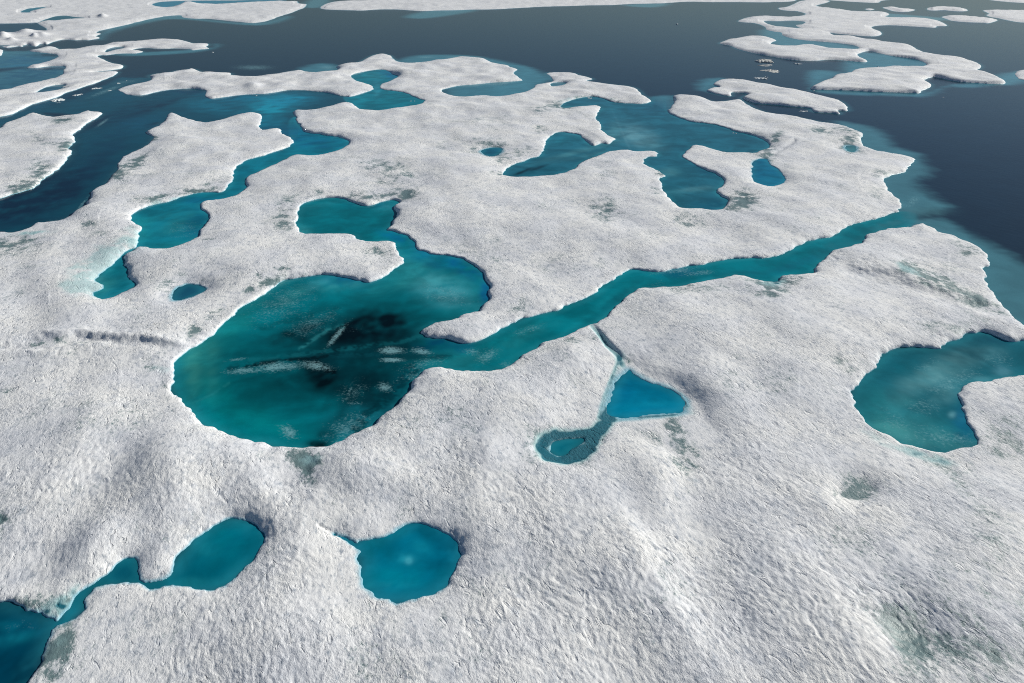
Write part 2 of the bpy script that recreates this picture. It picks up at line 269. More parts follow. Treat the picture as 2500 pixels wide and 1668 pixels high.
for ln, w_, st, lip in SCARPS:
    w, g, sd = stroke(ln, w_); q = 1.0 if w_ < 20 else .3; sd = sd + q * (.5 * perlin(GX[w] / 2.2, GY[w] / 2.2, 81) + .22 * perlin(GX[w] / .5, GY[w] / .5, 82)); rg = .85 + q * (.5 * perlin(GX[w] / 3.5, GY[w] / 3.5, 83) + .2 * perlin(GX[w] / .5, GY[w] / .5, 84))
    EXTRA[w] += rg.astype(np.float32) * (st * np.tanh(sd * 1.6) * np.exp(-(sd / 2.2) ** 2) * g ** .2 + lip * g).astype(np.float32)
CRACKS = [ # a narrow trough melted or torn into the snow
 ([1438,790,1462,820,1480,845,1505,868,1522,890,1530,905], 5.5, .30),
 ([1530,905,1510,940,1490,985,1478,1020,1465,1050,1440,1075], 9, .22),
 ([1408,1075,1380,1068,1330,1080,1312,1100,1335,1125,1385,1130,1430,1105], 13, .22),
 ([780,1292,806,1300,830,1312,862,1325], 3.5, .14),
 ([1260,120,1270,124],1,0),
 ([1938,352,1905,368,1878,385,1862,395],4,.18),
 ([2010,620,2040,640],3,.1)]
for ln, w_, dp in CRACKS:
    w, g, sd = stroke(ln, w_); EXTRA[w] -= (dp * g).astype(np.float32)

def relief():
    r = .42 * perlin(GX / 15, GY / 15, 11) + .17 * perlin(US / 5, UL / 8, 12) + .04 * perlin(US / 2.0, UL / 3.8, 13) * vis(1.9)
    patch = .5 + .6 * sstep(-.35, .45, perlin(GX / 9, GY / 7, 21))
    m = .012 * perlin(US / .95, UL / 1.6, 14) * vis(.95)
    m += .013 * perlin(US / .5, UL / .85, 15) * vis(.5)
    m += .030 * perlin(US / .27, UL / .42, 16) * vis(.27)
    m += .030 * perlin(US / .15, UL / .21, 18) * vis(.15)
    where = sstep(.05, .55, perlin(GX / 4.5, GY / 4.5, 19))
    m -= .04 * sstep(.25, .75, perlin(US / .30, UL / .55, 17)) * vis(.30) * where
    m -= .045 * sstep(.40, .80, perlin(US / .55, UL / 1.1, 20)) * vis(.55) * sstep(.1, .6, perlin(GX / 6, GY / 6, 22))
    far = sstep(90, 200, DIST)
    r += far * (.30 * perlin(GX / 9, GY / 12, 23) + .16 * perlin(GX / 4, GY / 6, 24) * vis(3))
    return r + .85 * m * patch
REL = relief()

SLUSH = np.zeros(PX.shape, np.float32)      # grey-green, water-soaked thin snow
GRIME = np.zeros(PX.shape, np.float32)
GLOW = np.zeros(PX.shape, np.float32)       # ice drowned just below the surface at a shore
SL = [ (920,620,22,10,0,.7),(2085,1190,50,26,20,.50),(2070,1215,24,12,0,.55),(2110,1180,30,14,30,.4),(2210,1580,70,42,20,.55),(2215,1575,20,18,0,1.0),(2330,1600,140,60,20,.35),(2150,1520,80,30,15,.35),
 (2410,1060,70,30,20,.4),(2250,1110,50,14,20,.35),(1905,702,55,10,-10,.4),(1885,705,30,26,0,.9),(1880,735,26,14,0,.5),(1825,700,60,16,0,.3),(1700,712,60,10,0,.35),
 (2230,672,50,18,25,.8),(2290,695,60,16,20,.9),(2360,735,60,12,22,.7),(2400,750,40,10,20,.5),(1640,1090,36,70,-40,.5),(1670,1140,20,40,-40,.4),
 (1818,497,26,22,20,1.0),(1790,510,30,12,0,.5),(1680,545,30,12,0,.6),(1475,530,38,20,0,.55),(1470,505,25,14,0,.5),(1610,430,12,10,0,.6),(1600,470,18,10,40,.4),(1480,425,30,12,0,.3),
 (1200,368,36,16,0,.7),(1225,395,14,10,0,.4),(1280,375,30,10,-15,.5),(1215,428,14,5,0,.9),(1318,320,12,7,0,.7),(1320,275,20,10,0,.5),(1370,262,30,8,0,.9),(1430,245,30,6,0,.9),(1490,248,30,5,10,.6),
 (2000,325,24,7,0,.9),(2055,318,24,8,0,.6),(2080,340,18,18,50,.6),(2075,362,26,14,20,.7),(1890,345,22,10,-40,.8),(1870,385,22,18,-40,.6),(2140,460,20,20,0,.35),
 (2190,460,8,4,0,.4),(2150,425,20,8,0,.35),(900,485,50,7,0,.7),(980,480,30,10,10,.7),(1005,480,16,10,0,.8),(760,480,40,6,-10,.6),(700,500,24,16,0,.4),(690,540,22,22,0,.5),(700,560,14,10,0,.4),
 (330,400,30,12,-30,.9),(290,430,20,24,-40,.7),(370,340,14,6,0,.9),(220,560,20,24,-50,.5),(110,350,40,10,20,.4),(160,360,16,10,-40,.8),(100,420,20,20,-50,.7),(60,460,40,16,-20,.7),(150,300,22,6,-8,.8),
 (20,600,50,12,0,.6),(60,610,70,30,0,.3),(300,568,40,5,-15,.6),(480,468,50,6,-5,.7),(520,450,30,8,-20,.5),(380,490,40,5,-10,.8),(510,590,16,8,0,.4),(650,700,30,8,-20,.6),(700,690,40,8,-12,.5),(620,710,26,6,-20,.6),
 (630,695,10,10,0,.7),(700,668,30,5,-8,.7),(480,810,24,12,-45,.6),(530,770,22,14,-30,.4),(415,705,30,14,0,.5),(460,690,60,10,0,.4),(370,905,30,16,0,.45),(400,950,10,30,0,.35),(130,848,40,6,-8,.7),(190,852,30,4,-8,.6),
 (755,1140,30,22,0,.9),(700,1130,50,16,0,.5),(760,1175,18,20,0,.9),(10,1300,14,26,0,.9),(110,1480,60,28,0,.6),(150,1490,30,20,0,.9),(130,1570,26,70,25,.5),(150,1600,30,60,20,.8),
 (1340,1095,40,30,0,.85),(1450,1065,20,10,-40,.6),(1400,1130,40,14,0,.8),(1650,980,14,30,-50,.5),(1540,880,14,10,0,.6),(1650,1060,22,50,-30,.5),
 (1330,870,30,10,-15,.45),(1430,840,30,6,-10,.4),(1380,842,40,7,-10,.35),(1260,760,30,20,0,.3),(1480,1020,10,60,12,.5),
 (2060,890,30,16,0,.5),(2080,905,24,16,0,.4),(2040,960,40,20,0,.3),(2300,810,60,12,8,.4),(2380,790,40,14,10,.3),(2360,610,40,16,20,.5),(2360,625,12,5,0,.6),(2130,1075,40,8,-10,.2),
 (2330,1160,60,30,30,.3),(2450,1100,50,30,0,.4),(1500,650,30,10,0,.3),(1160,640,200,40,0,.15),(960,440,70,16,0,.4),(930,410,60,14,0,.4),(1110,350,60,14,0,.25),(1160,300,60,8,0,.35),
 (200,1010,60,20,0,.15),(30,970,40,14,0,.4),(1230,930,60,30,0,.15),(2400,1300,120,50,30,.22),(2440,1450,120,60,30,.3),(2150,1400,140,40,25,.12),
 (2540,1600,160,100,0,.3),(700,118,10,4,0,0)]
SLUSH += .13 * sstep(-.05, .55, perlin(GX / 7, GY / 7, 41) + .5 * perlin(GX / 2.2, GY / 2.2, 42)) + .11 * sstep(.1, .6, perlin(GX / 2.6, GY / 4.5, 43))
for x, y, rx, ry, a, v in SL:
    w, g = spot(x, y, rx * 1.25, ry * 1.25, a)
    g = g * (.65 + .8 * perlin(GX[w] / 1.4, GY[w] / 1.8, 44) + .5 * perlin(GX[w] / .5, GY[w] / .6, 45)); g = np.clip(g, 0, 1)
    SLUSH[w] = 1 - (1 - SLUSH[w]) * (1 - v * g)
for x, y, rx, ry, a, v in [(205,690,40,46,25,.62),(250,655,40,30,-40,.6),(290,610,60,16,-30,.55),(232,694,24,26,-40,.82),(262,640,20,30,-40,.8),(180,712,40,12,0,.5),(330,590,30,40,0,.45),(2240,1112,80,10,14,.65),(2280,1128,60,10,14,.6),(2130,1070,60,14,28,.35),
    (380,515,40,10,-20,.8),(420,492,50,8,-12,.6),(1430,250,60,10,0,.7),(75,575,60,6,0,.7),(190,500,30,5,-45,.7),(1498,930,9,60,20,.62),(1478,1020,14,40,14,.9),(1455,1060,26,16,-40,1.0),(1380,1068,60,9,-12,1.0),(1330,1090,16,20,0,.85),(1370,1125,50,11,0,1.0),(1430,1105,26,12,-35,.95),(1390,1096,50,24,-5,.96),(1590,1016,90,7,-2,.62),(1668,985,12,30,-40,.6),(1512,875,12,26,-38,.7),(1470,830,8,26,-40,.6),
    (150,1482,34,20,-20,1.0),(185,1450,16,24,30,1.0),(120,1500,24,12,30,.8),(230,1440,40,14,-40,.6),(150,1560,20,60,25,.35),(760,1135,30,14,0,.6),(2220,670,40,12,20,.6),(1888,698,28,12,0,1.0),(395,905,28,14,0,.4),(255,300,30,6,-30,.4),(250,690,40,40,0,.5)]:
    w, g = spot(x, y, rx, ry, a); g = np.clip(g * (1 + .9 * perlin(GX[w] / 1.2, GY[w] / 1.8, 93) + .5 * perlin(GX[w] / .4, GY[w] / .5, 94)), 0, 1); GLOW[w] = 1 - (1 - GLOW[w]) * (1 - v * g)
w, g = spot(235, 660, 120, 100); GLOW[w] = np.minimum(GLOW[w], 1 - .42 * sstep(.2, .5, g))

EXTRA -= .10 * SLUSH
for ln, w_, v, dp in [([1505,985,1482,1035,1445,1066,1400,1070],17,.97,.08),([1400,1070,1360,1066,1330,1078,1318,1098,1334,1120,1375,1132,1415,1124,1445,1100,1452,1075],14,.97,.03),
    ([1512,878,1490,930,1470,985,1462,1022,1500,1028,1580,1020,1652,1014,1676,992,1662,965,1620,945],5,.60,.05),([1444,800,1465,825,1482,850,1508,870,1520,895],7,.66,.06)]:
    w, g, sd = stroke(ln, w_); g = np.clip(g * 1.25 * (1 + .5 * perlin(GX[w] / .6, GY[w] / .6, 91)), 0, 1); GLOW[w] = 1 - (1 - GLOW[w]) * (1 - v * g); EXTRA[w] -= (dp * g).astype(np.float32)
# ------------------------------------------------------------------ materials
def nodes(m):
    m.use_nodes = True; t = m.node_tree; b = t.nodes['Principled BSDF']; return t, t.nodes, t.links, b
def texcoord(t, scale, ang=0):
    n = t.nodes.new('ShaderNodeNewGeometry'); mp = t.nodes.new('ShaderNodeMapping'); mp.inputs['Scale'].default_value = scale
    mp.vector_type = 'TEXTURE'; mp.inputs['Rotation'].default_value = (0, 0, ang)
    t.links.new(n.outputs['Position'], mp.inputs['Vector']); return mp.outputs[0]
def noise(t, vec, scale, detail=4, rough=.55, dist=0):
    n = t.nodes.new('ShaderNodeTexNoise'); n.inputs['Scale'].default_value = scale; n.inputs['Detail'].default_value = detail
    n.inputs['Roughness'].default_value = rough; n.inputs['Distortion'].default_value = dist; t.links.new(vec, n.inputs['Vector']); return n.outputs[0]
def ramp(t, fac, a, b, ca=(0, 0, 0, 1), cb=(1, 1, 1, 1)):
    r = t.nodes.new('ShaderNodeMapRange'); r.interpolation_type = 'SMOOTHSTEP'
    r.inputs['From Min'].default_value = a; r.inputs['From Max'].default_value = b; t.links.new(fac, r.inputs['Value']); return r.outputs[0]
def mth(t, op, a, b):
    n = t.nodes.new('ShaderNodeMath'); n.operation = op
    for i, v in enumerate((a, b)):
        if isinstance(v, (int, float)): n.inputs[i].default_value = v
        else: t.links.new(v, n.inputs[i])
    return n.outputs[0]
def mix(t, fac, a, b):
    n = t.nodes.new('ShaderNodeMix'); n.data_type = 'RGBA'
    if isinstance(fac, (int, float)): n.inputs[0].default_value = fac
    else: t.links.new(fac, n.inputs[0])
    for i, v in ((6, a), (7, b)):
        if isinstance(v, tuple): n.inputs[i].default_value = v if len(v) == 4 else v + (1,)
        else: t.links.new(v, n.inputs[i])
    return n.outputs[2]
def attr(t, name):
    n = t.nodes.new('ShaderNodeAttribute'); n.attribute_name = name; return n

def snow_material():
    m = bpy.data.materials.new('snow'); t, N, L, b = nodes(m)
    v = texcoord(t, (1, 1.6, 1), WA); vi = texcoord(t, (1, 1, 1))
    vs_ = texcoord(t, (1, 2.2, 1), WA)
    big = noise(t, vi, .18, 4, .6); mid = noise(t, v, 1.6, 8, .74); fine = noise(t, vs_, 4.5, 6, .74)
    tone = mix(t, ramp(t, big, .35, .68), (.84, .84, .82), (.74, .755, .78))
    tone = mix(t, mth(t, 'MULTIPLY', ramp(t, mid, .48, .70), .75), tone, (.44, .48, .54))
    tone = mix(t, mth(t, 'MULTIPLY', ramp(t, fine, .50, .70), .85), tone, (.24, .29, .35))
    # soaked snow, mottled
    sl_ = attr(t, 'slush').outputs['Fac']
    mot = mth(t, 'ADD', mth(t, 'MULTIPLY', ramp(t, noise(t, v, 1.3, 10, .82), .32, .68), .55), mth(t, 'MULTIPLY', ramp(t, noise(t, v, 5.5, 8, .85), .36, .64), .75))
    msk = mth(t, 'SUBTRACT', mth(t, 'MULTIPLY', sl_, 1.5), mot)
    wet = mth(t, 'MULTIPLY', ramp(t, msk, -.30, .22), .92)
    damp = ramp(t, sl_, .15, .8); tone = mix(t, mth(t, 'MULTIPLY', damp, .5), tone, (.40, .46, .46))
    col = mix(t, wet, tone, (.115, .195, .20))
    gl = attr(t, 'glow').outputs['Fac']; g2 = ramp(t, mth(t, 'SUBTRACT', mth(t, 'MULTIPLY', gl, 1.3), mth(t, 'MULTIPLY', mid, .7)), -.25, .65)
    col = mix(t, mth(t, 'MULTIPLY', g2, mth(t, 'ADD', .78, mth(t, 'MULTIPLY', ramp(t, gl, .55, .85), .21))), col, mix(t, ramp(t, gl, .62, .90), (.36, .58, .59), (.015, .14, .19)))
    # wet ice at and below the waterline
    geo = N.new('ShaderNodeNewGeometry'); sep = N.new('ShaderNodeSeparateXYZ'); L.new(geo.outputs['Position'], sep.inputs[0])
    wl = ramp(t, sep.outputs[2], .085, .01)
    col = mix(t, mth(t, 'MULTIPLY', wl, mth(t, 'SUBTRACT', 1.0, ramp(t, gl, .62, .9))), col, (.24, .50, .60))
    L.new(col, b.inputs['Base Color'])
    rg = mix(t, mth(t, 'MAXIMUM', wet, wl), (.85, .85, .85), (.35, .35, .35)); L.new(rg, b.inputs['Roughness'])
    b.inputs['Specular IOR Level'].default_value = .25
    rough_ = mth(t, 'ADD', .38, mth(t, 'MULTIPLY', ramp(t, noise(t, vi, .16, 6, .65, .6), .36, .64), .62))
    def bump(h, dist, prev=None):
        n = N.new('ShaderNodeBump'); L.new(rough_, n.inputs['Strength']); n.inputs['Distance'].default_value = dist
        L.new(h, n.inputs['Height'])
        if prev: L.new(prev, n.inputs['Normal'])
        return n.outputs[0]
    vs = texcoord(t, (1, 1.7, 1), WA)
    b1 = bump(noise(t, vs, 3.0, 5, .62, .8), .035)
    dash = ramp(t, noise(t, texcoord(t, (1, 2.6, 1), WA + .12), 3.1, 3, .55, .8), .70, .585)
    few = ramp(t, noise(t, vi, .55, 3, .6), .38, .62)
    b2 = bump(mth(t, 'ADD', mth(t, 'MULTIPLY', dash, few), mth(t, 'SUBTRACT', 1.0, few)), .07, b1)
    b3 = bump(noise(t, v, 6.5, 5, .70, .3), .085, b2)
    b4 = bump(noise(t, vi, 17, 3, .6), .012, b3)
    L.new(b4, b.inputs['Normal'])
    return m
def water_material(name, rough, ripple, dist, scale=(1, 1, 1), ws=3.0, spec=.5, mott=.35):
    m = bpy.data.materials.new(name); t, N, L, b = nodes(m)
    a = attr(t, 'tint').outputs['Color']; f = attr(t, 'cloudy').outputs['Fac']
    v = texcoord(t, (1, 1, 1)); n1 = mth(t, 'ADD', mth(t, 'MULTIPLY', noise(t, v, 5.0, 6, .75, .3), .75), mth(t, 'MULTIPLY', noise(t, v, .9, 6, .6), .25)); n2 = noise(t, v, .22, 5, .6, .4)
    k = mth(t, 'ADD', 1 - mott, mth(t, 'MULTIPLY', ramp(t, n2, .3, .72), mott * 2))
    vm = N.new('ShaderNodeVectorMath'); vm.operation = 'SCALE'; L.new(a, vm.inputs[0]); L.new(k, vm.inputs['Scale'])
    # drowned ice blocks and crumbs showing through where it is cloudy
    c = ramp(t, mth(t, 'SUBTRACT', mth(t, 'ADD', f, mth(t, 'MULTIPLY', n1, 2.6)), 1.62), -.05, .62)
    c = mth(t, 'MULTIPLY', c, ramp(t, f, .03, .2))
    dk = mth(t, 'MULTIPLY', ramp(t, noise(t, v, 3.4, 5, .7), .55, .64), ramp(t, f, .38, .6))
    col = mix(t, mth(t, 'MULTIPLY', c, .55), vm.outputs[0], (.30, .58, .62)); col = mix(t, mth(t, 'MULTIPLY', dk, .92), col, (.002, .03, .04))
    bp = N.new('ShaderNodeBump'); bp.inputs['Strength'].default_value = ripple; bp.inputs['Distance'].default_value = dist
    L.new(noise(t, texcoord(t, scale, .5), ws, 5, .6), bp.inputs['Height'])
    df = N.new('ShaderNodeBsdfDiffuse'); L.new(col, df.inputs[0])
    gl = N.new('ShaderNodeBsdfGlossy'); gl.inputs['Roughness'].default_value = rough; gl.inputs['Color'].default_value = (.76, .90, 1, 1); L.new(bp.outputs[0], gl.inputs['Normal'])
    fr = N.new('ShaderNodeFresnel'); fr.inputs['IOR'].default_value = 1.333; L.new(bp.outputs[0], fr.inputs['Normal'])
    mx = N.new('ShaderNodeMixShader'); L.new(mth(t, 'MULTIPLY', fr.outputs[0], spec), mx.inputs[0]); L.new(df.outputs[0], mx.inputs[1]); L.new(gl.outputs[0], mx.inputs[2])
    L.new(mx.outputs[0], N['Material Output'].inputs['Surface']); N.remove(b)
    return m
SNOW = snow_material()
POOLW = water_material('melt_water', .06, .25, .004, spec=.40, mott=.26)
SEAW = water_material('sea_water', .12, .6, .022, (1, 2.5, 1), 1.4, spec=.50, mott=.12)
CHUNK = bpy.data.materials.new('dirty_ice')
_t, _N, _L, _b = nodes(CHUNK); _v = texcoord(_t, (1, 1, 1)); _n = noise(_t, _v, 4, 6, .7)
_L.new(mix(_t, ramp(_t, _n, .38, .62), (.50, .50, .45), (.84, .83, .78)), _b.inputs['Base Color']); _b.inputs['Roughness'].default_value = .8
_bp = _N.new('ShaderNodeBump'); _bp.inputs['Distance'].default_value = .1; _L.new(noise(_t, _v, 5, 6, .7), _bp.inputs['Height']); _L.new(_bp.outputs[0], _b.inputs['Normal'])
CLEAN = bpy.data.materials.new('clean_ice')
_t, _N, _L, _b = nodes(CLEAN); _v = texcoord(_t, (1, 1, 1)); _n = noise(_t, _v, 5, 6, .7)
_L.new(mix(_t, ramp(_t, _n, .35, .65), (.50, .60, .62), (.82, .82, .80)), _b.inputs['Base Color']); _b.inputs['Roughness'].default_value = .6
_bp = _N.new('ShaderNodeBump'); _bp.inputs['Distance'].default_value = .06; _L.new(_n, _bp.inputs['Height']); _L.new(_bp.outputs[0], _b.inputs['Normal'])

# ------------------------------------------------------------------ grid -> mesh
def sheet(name, Z, cellmask, mat, attrs, cattrs=()):
    r, c = np.nonzero(cellmask)
    i0 = r * NC + c; q = np.stack([i0, i0 + NC, i0 + NC + 1, i0 + 1], 1)     # rows run towards the camera: this order faces up
    used, inv = np.unique(q.ravel(), return_inverse=True); q = inv.reshape(-1, 4)
    X = GX.ravel()[used]; Y = GY.ravel()[used]; Zz = Z.ravel()[used]
    ox, oy = float(X.mean()), float(Y.mean())
    me = bpy.data.meshes.new(name); me.vertices.add(len(used)); me.loops.add(q.size); me.polygons.add(len(q))
    me.vertices.foreach_set('co', np.stack([X - ox, Y - oy, Zz], 1).astype(np.float32).ravel())
    me.loops.foreach_set('vertex_index', q.ravel().astype(np.int32))
    me.polygons.foreach_set('loop_start', np.arange(0, q.size, 4, dtype=np.int32)); me.polygons.foreach_set('loop_total', np.full(len(q), 4, np.int32))
    me.polygons.foreach_set('use_smooth', np.ones(len(q), bool))
    me.update(calc_edges=True)
    for an, A in attrs:
        at = me.attributes.new(an, 'FLOAT', 'POINT'); at.data.foreach_set('value', A.ravel()[used].astype(np.float32))
    for an, A in cattrs:
        at = me.attributes.new(an, 'FLOAT_COLOR', 'POINT'); v = A.reshape(-1, 3)[used]; v = np.concatenate([v, np.ones((len(v), 1))], 1)
        at.data.foreach_set('color', v.astype(np.float32).ravel())
    me.materials.append(mat)
    o = bpy.data.objects.new(name, me); C.collection.objects.link(o); o.location = (ox, oy, 0)
    return o
def tag(o, label=None, cat=None, group=None, kind=None):
    for k, v in (('label', label), ('category', cat), ('group', group), ('kind', kind)):
        if v: o[k] = v
    return o
def anyq(M): return M[:-1, :-1] | M[1:, :-1] | M[:-1, 1:] | M[1:, 1:]
def allq(M): return M[:-1, :-1] & M[1:, :-1] & M[:-1, 1:] & M[1:, 1:]

# ------------------------------------------------------------------ the ice
soft = np.zeros(PX.shape, np.float32)       # how gently a pond's bank slopes (0 a torn edge .. 1 a slushy beach)
for k, v in (('triangle', .9), ('slushy', .45), ('puddle_a', 1), ('puddle_b', 1), ('puddle_c', 1), ('round', .3), ('spoon', .3), ('oval', .5)):
    soft = np.maximum(soft, v * sstep(-2.0, -.2, s_pond[k]))
w_, g_ = spot(210, 700, 90, 70, 0); soft[w_] = np.maximum(soft[w_], g_)
FREE = {0: .19, 1: .30, 2: .34, 3: .45, 4: .55, 5: .55, 6: .42, 7: .4, 8: .55, 9: .5, 10: .9, 11: .7, 12: .6, 13: .6, 14: .8, 15: .4}
def ice_height(k, s):
    fb = FREE[k]; w = np.maximum(.13 + .55 * soft, .5 * rowsp); w2 = np.maximum(2.6, rowsp)
    fbl = fb * (1 - .6 * soft)
    up = fbl * (1 - np.exp(-np.maximum(s, 0) / w)) + .28 * (1 - np.exp(-np.maximum(s, 0) / w2))
    dn = -.6 * (1 - np.exp(np.minimum(s, 0) / w))
    amp = 1 - np.exp(-np.maximum(s, 0) / np.maximum(.8, rowsp * .3))
    h = np.where(s > 0, up + (REL * (1 if k == 0 else .8) + EXTRA) * amp, dn)
    lo = .10 * (1 - np.exp(-np.maximum(s, 0) / w))
    return np.where(s > 0, np.where(h < lo + .05, lo + .05 * np.exp((h - lo - .05) / .05) * (s > 0), h), h)
FLABEL = {
 0: 'vast rough snow-covered ice floe in the foreground, holed by teal ponds',
 1: 'grey-white ice floe at the left edge, pointed right end, beside the dark teal strait',
 2: 'ragged upper left ice floe with hooked arms and a long thin spit',
 3: 'far hummocky ice floe with bluish shaded lumps in the top left corner',
 4: 'long thin strip of far ice along the middle of the top edge',
 5: 'branching ice floe of winding ribbons on the grey water at the upper right',
 6: 'low lens-shaped floe just below the grey ice lumps',
 7: 'small white floe cut by the right edge, alone in open grey water',
 8: 'small spindle-shaped ice floe alone, right of the tip of the branching floe',
 9: 'pale flat ice floe running off the right edge near the top corner',
 10: 'thin far floe with a dark blocky side, just above the spindle floe',
 11: 'tiny dark-edged far floe, larger of the two just above the branching floe',
 12: 'tiny sliver of far ice, smaller of the two just above the branching floe',
 13: 'thin far ice strip touching the top edge beyond the branching floe',
 14: 'pale ice strip in the extreme top right corner',
 15: 'small ice scrap cut by the left edge beside the hummocky floe'}
for k, s in ICE.items():
    Z = ice_height(k, s)
    M = s > -np.maximum(.45, .6 * rowsp)
    cm = anyq(M) & ~anyq(s < -np.maximum(3.9, 4.9 * rowsp)) if k else anyq(M)
    o = sheet('ice_floe', Z, cm, SNOW, [('slush', SLUSH), ('glow', GLOW)])
    tag(o, FLABEL[k], 'ice floe', group='ice floes drifting on the sea')

# ------------------------------------------------------------------ the water: a tint (what lies below) and how cloudy with drowned ice
G3 = lambda c, k=1.35: lin(c) * k
TINT = np.zeros(PX.shape + (3,), np.float32); TINT[:] = lin((16, 36, 50))
CLOUD = np.zeros(PX.shape, np.float32)
any_ice = np.max(np.stack([v for v in ICE.values()]), 0)
def over(w, g, col):
    TINT[w] = TINT[w] * (1 - g[..., None]) + np.array(col) * g[..., None]
def paint(lst):
    for e in lst:
        x, y, rx, ry, a, col, al = e[:7]; w, g = spot(x, y, rx, ry, a, e[7] if len(e) > 7 else 1.0)
        sd_ = int(x * 7 + y * 13) % 9973; mo = 1 + .9 * perlin(GX[w] / 2.4, GY[w] / 3.2, sd_) + .6 * perlin(GX[w] / .8, GY[w] / 1.1, sd_ + 1) * vis(.8)[w] + .35 * perlin(GX[w] / .3, GY[w] / .4, sd_ + 2) * vis(.3)[w]
        over(w, np.clip(g * mo, 0, 1) * al, G3(col))
# drowned shelves round the floes in the open sea
SHELF = [J(A3(790,990,1000,1020,1150,1060,1240,1130), B3(1290,190,1400,225,1500,260,1540,330,1585,370,1570,420,1520,460,1475,500,1560,560,1650,630,1745,685,1650,715,1540,735,1480,780,1600,780,1750,820,1900,890,2050,980,2200,1060,2350,1150), S(2620,760,2700,900,2400,780,2200,600,2100,400,2080,330)),
 A1(1230,500,1400,455,1700,450,1950,470,2290,545,2350,580,2400,640,2350,760,2240,780,1700,800,1600,720,1250,520), A1(430,575,520,535,640,520,745,540,760,600,560,615),
 A2(130,530,280,545,430,600,500,650,380,700,300,760,0,800,0,680,200,660,200,560), A2(1300,800,1490,790,1430,900,1300,850), A2(1720,660,1900,640,1860,700,1800,730,1700,740),
 A3(600,740,900,745,1500,765,1800,690,2250,680,1900,720,1700,710,1550,790,1200,785,820,775), A3(2080,640,2200,600,2400,590,2400,660,2200,700), A3(230,240,1000,390,900,410,500,380,280,360),
 A3(1000,430,1600,520,1500,570,900,600), A3(600,580,860,600,700,670,600,700), A0(860,240,1100,180,1400,110,1700,160,2100,190,2350,130,2350,160,2100,210,1500,160,1250,180,900,270,830,330),
 A0(-200,640,200,560,560,530,520,620,350,680,0,760,-200,760), A0(-200,440,240,420,470,440,460,480,250,540,-200,560), A0(1000,440,1700,400,1760,360,1790,380,1600,430,1100,460),
 A1(480,60,520,0,700,0,620,60), A1(1300,140,1500,90,1900,85,1500,150), A3(1200,110,1700,150,1650,170,1200,150), A2(1100,40,1450,30,1350,60,1150,55)]
EDGE = sstep(-1.6, 0.1, any_ice) * .40
TINT[:] = TINT * (1 - EDGE[..., None]) + G3((60, 115, 125)) * EDGE[..., None]
SHC = [(64,112,122)] + [(60,115,128)] * (len(SHELF) - 1)
for P_, c_ in zip(SHELF, SHC):
    s = sdf(P_) ; n = .7 * perlin(GX / 3, GY / 3, 31) + .35 * perlin(GX / 1, GY / 1, 32) * vis(1.)
    sc_ = .5 + DIST / 90; g = sstep(-.8 * sc_, 1.0 * sc_, s + n) * .86
    over((slice(None), slice(None)), g, G3(c_))
# the teal strait and bay west and north-west of the big floe
STRAIT = J(B0(-1500,1100,-600,640,0,620,300,540,560,300,620,150,600,100,830,0), A0(840,930,600,940,300,930,0,1040,-400,1200,-400,980,0,965,300,850,560,770,800,720,960,640,1100,640,1240,640), A1(-200,720,0,740,700,740,900,780,870,860,420,930), A1(470,1100,300,1175), B0(2350,100,1300,0,1250,140,950,400,700,700,300,860,0,920,-1500,1100))
s = sdf(STRAIT); g = sstep(-1.2, 1.6, s + .5 * perlin(GX / 3, GY / 3, 33)); over((slice(None), slice(None)), g, G3((8, 64, 78)))
BASE = {'winding': (6,106,122), 'upper': (8,104,118), 'lagoon': (30,92,108), 'oval': (10,92,120), 'great': (0,102,112), 'triangle': (0,106,134), 'slushy': (0,84,100),
 'spoon': (0,92,110), 'corner': (0,58,78), 'round': (0,98,122), 'horn': (18,86,98), 'puddle_a': (20,78,100), 'puddle_b': (20,84,104), 'puddle_c': (60,104,110), 'puddle_d': (60,100,112)}
for k, c in BASE.items():
    g = sstep(-.5, .3, s_pond[k]) * np.where(s_main_out > -4, sstep(-3.5, .5, s_main_out), 0)
    over((slice(None), slice(None)), g, G3(c))
    rim = sstep(1.0, 0, s_pond[k]) * sstep(-.3, .0, s_pond[k]) * .25 * g
    over((slice(None), slice(None)), rim, G3((50, 140, 150)))
for k, (f, v) in s_fp.items():
    over((slice(None), slice(None)), sstep(-.5, .5, v), G3({'n_inlet': (16,52,76), 'n_lake': (20,110,140), 'n_teal': (10,100,125), 'n_crack': (15,80,100)}.get(k, (50,88,104))))
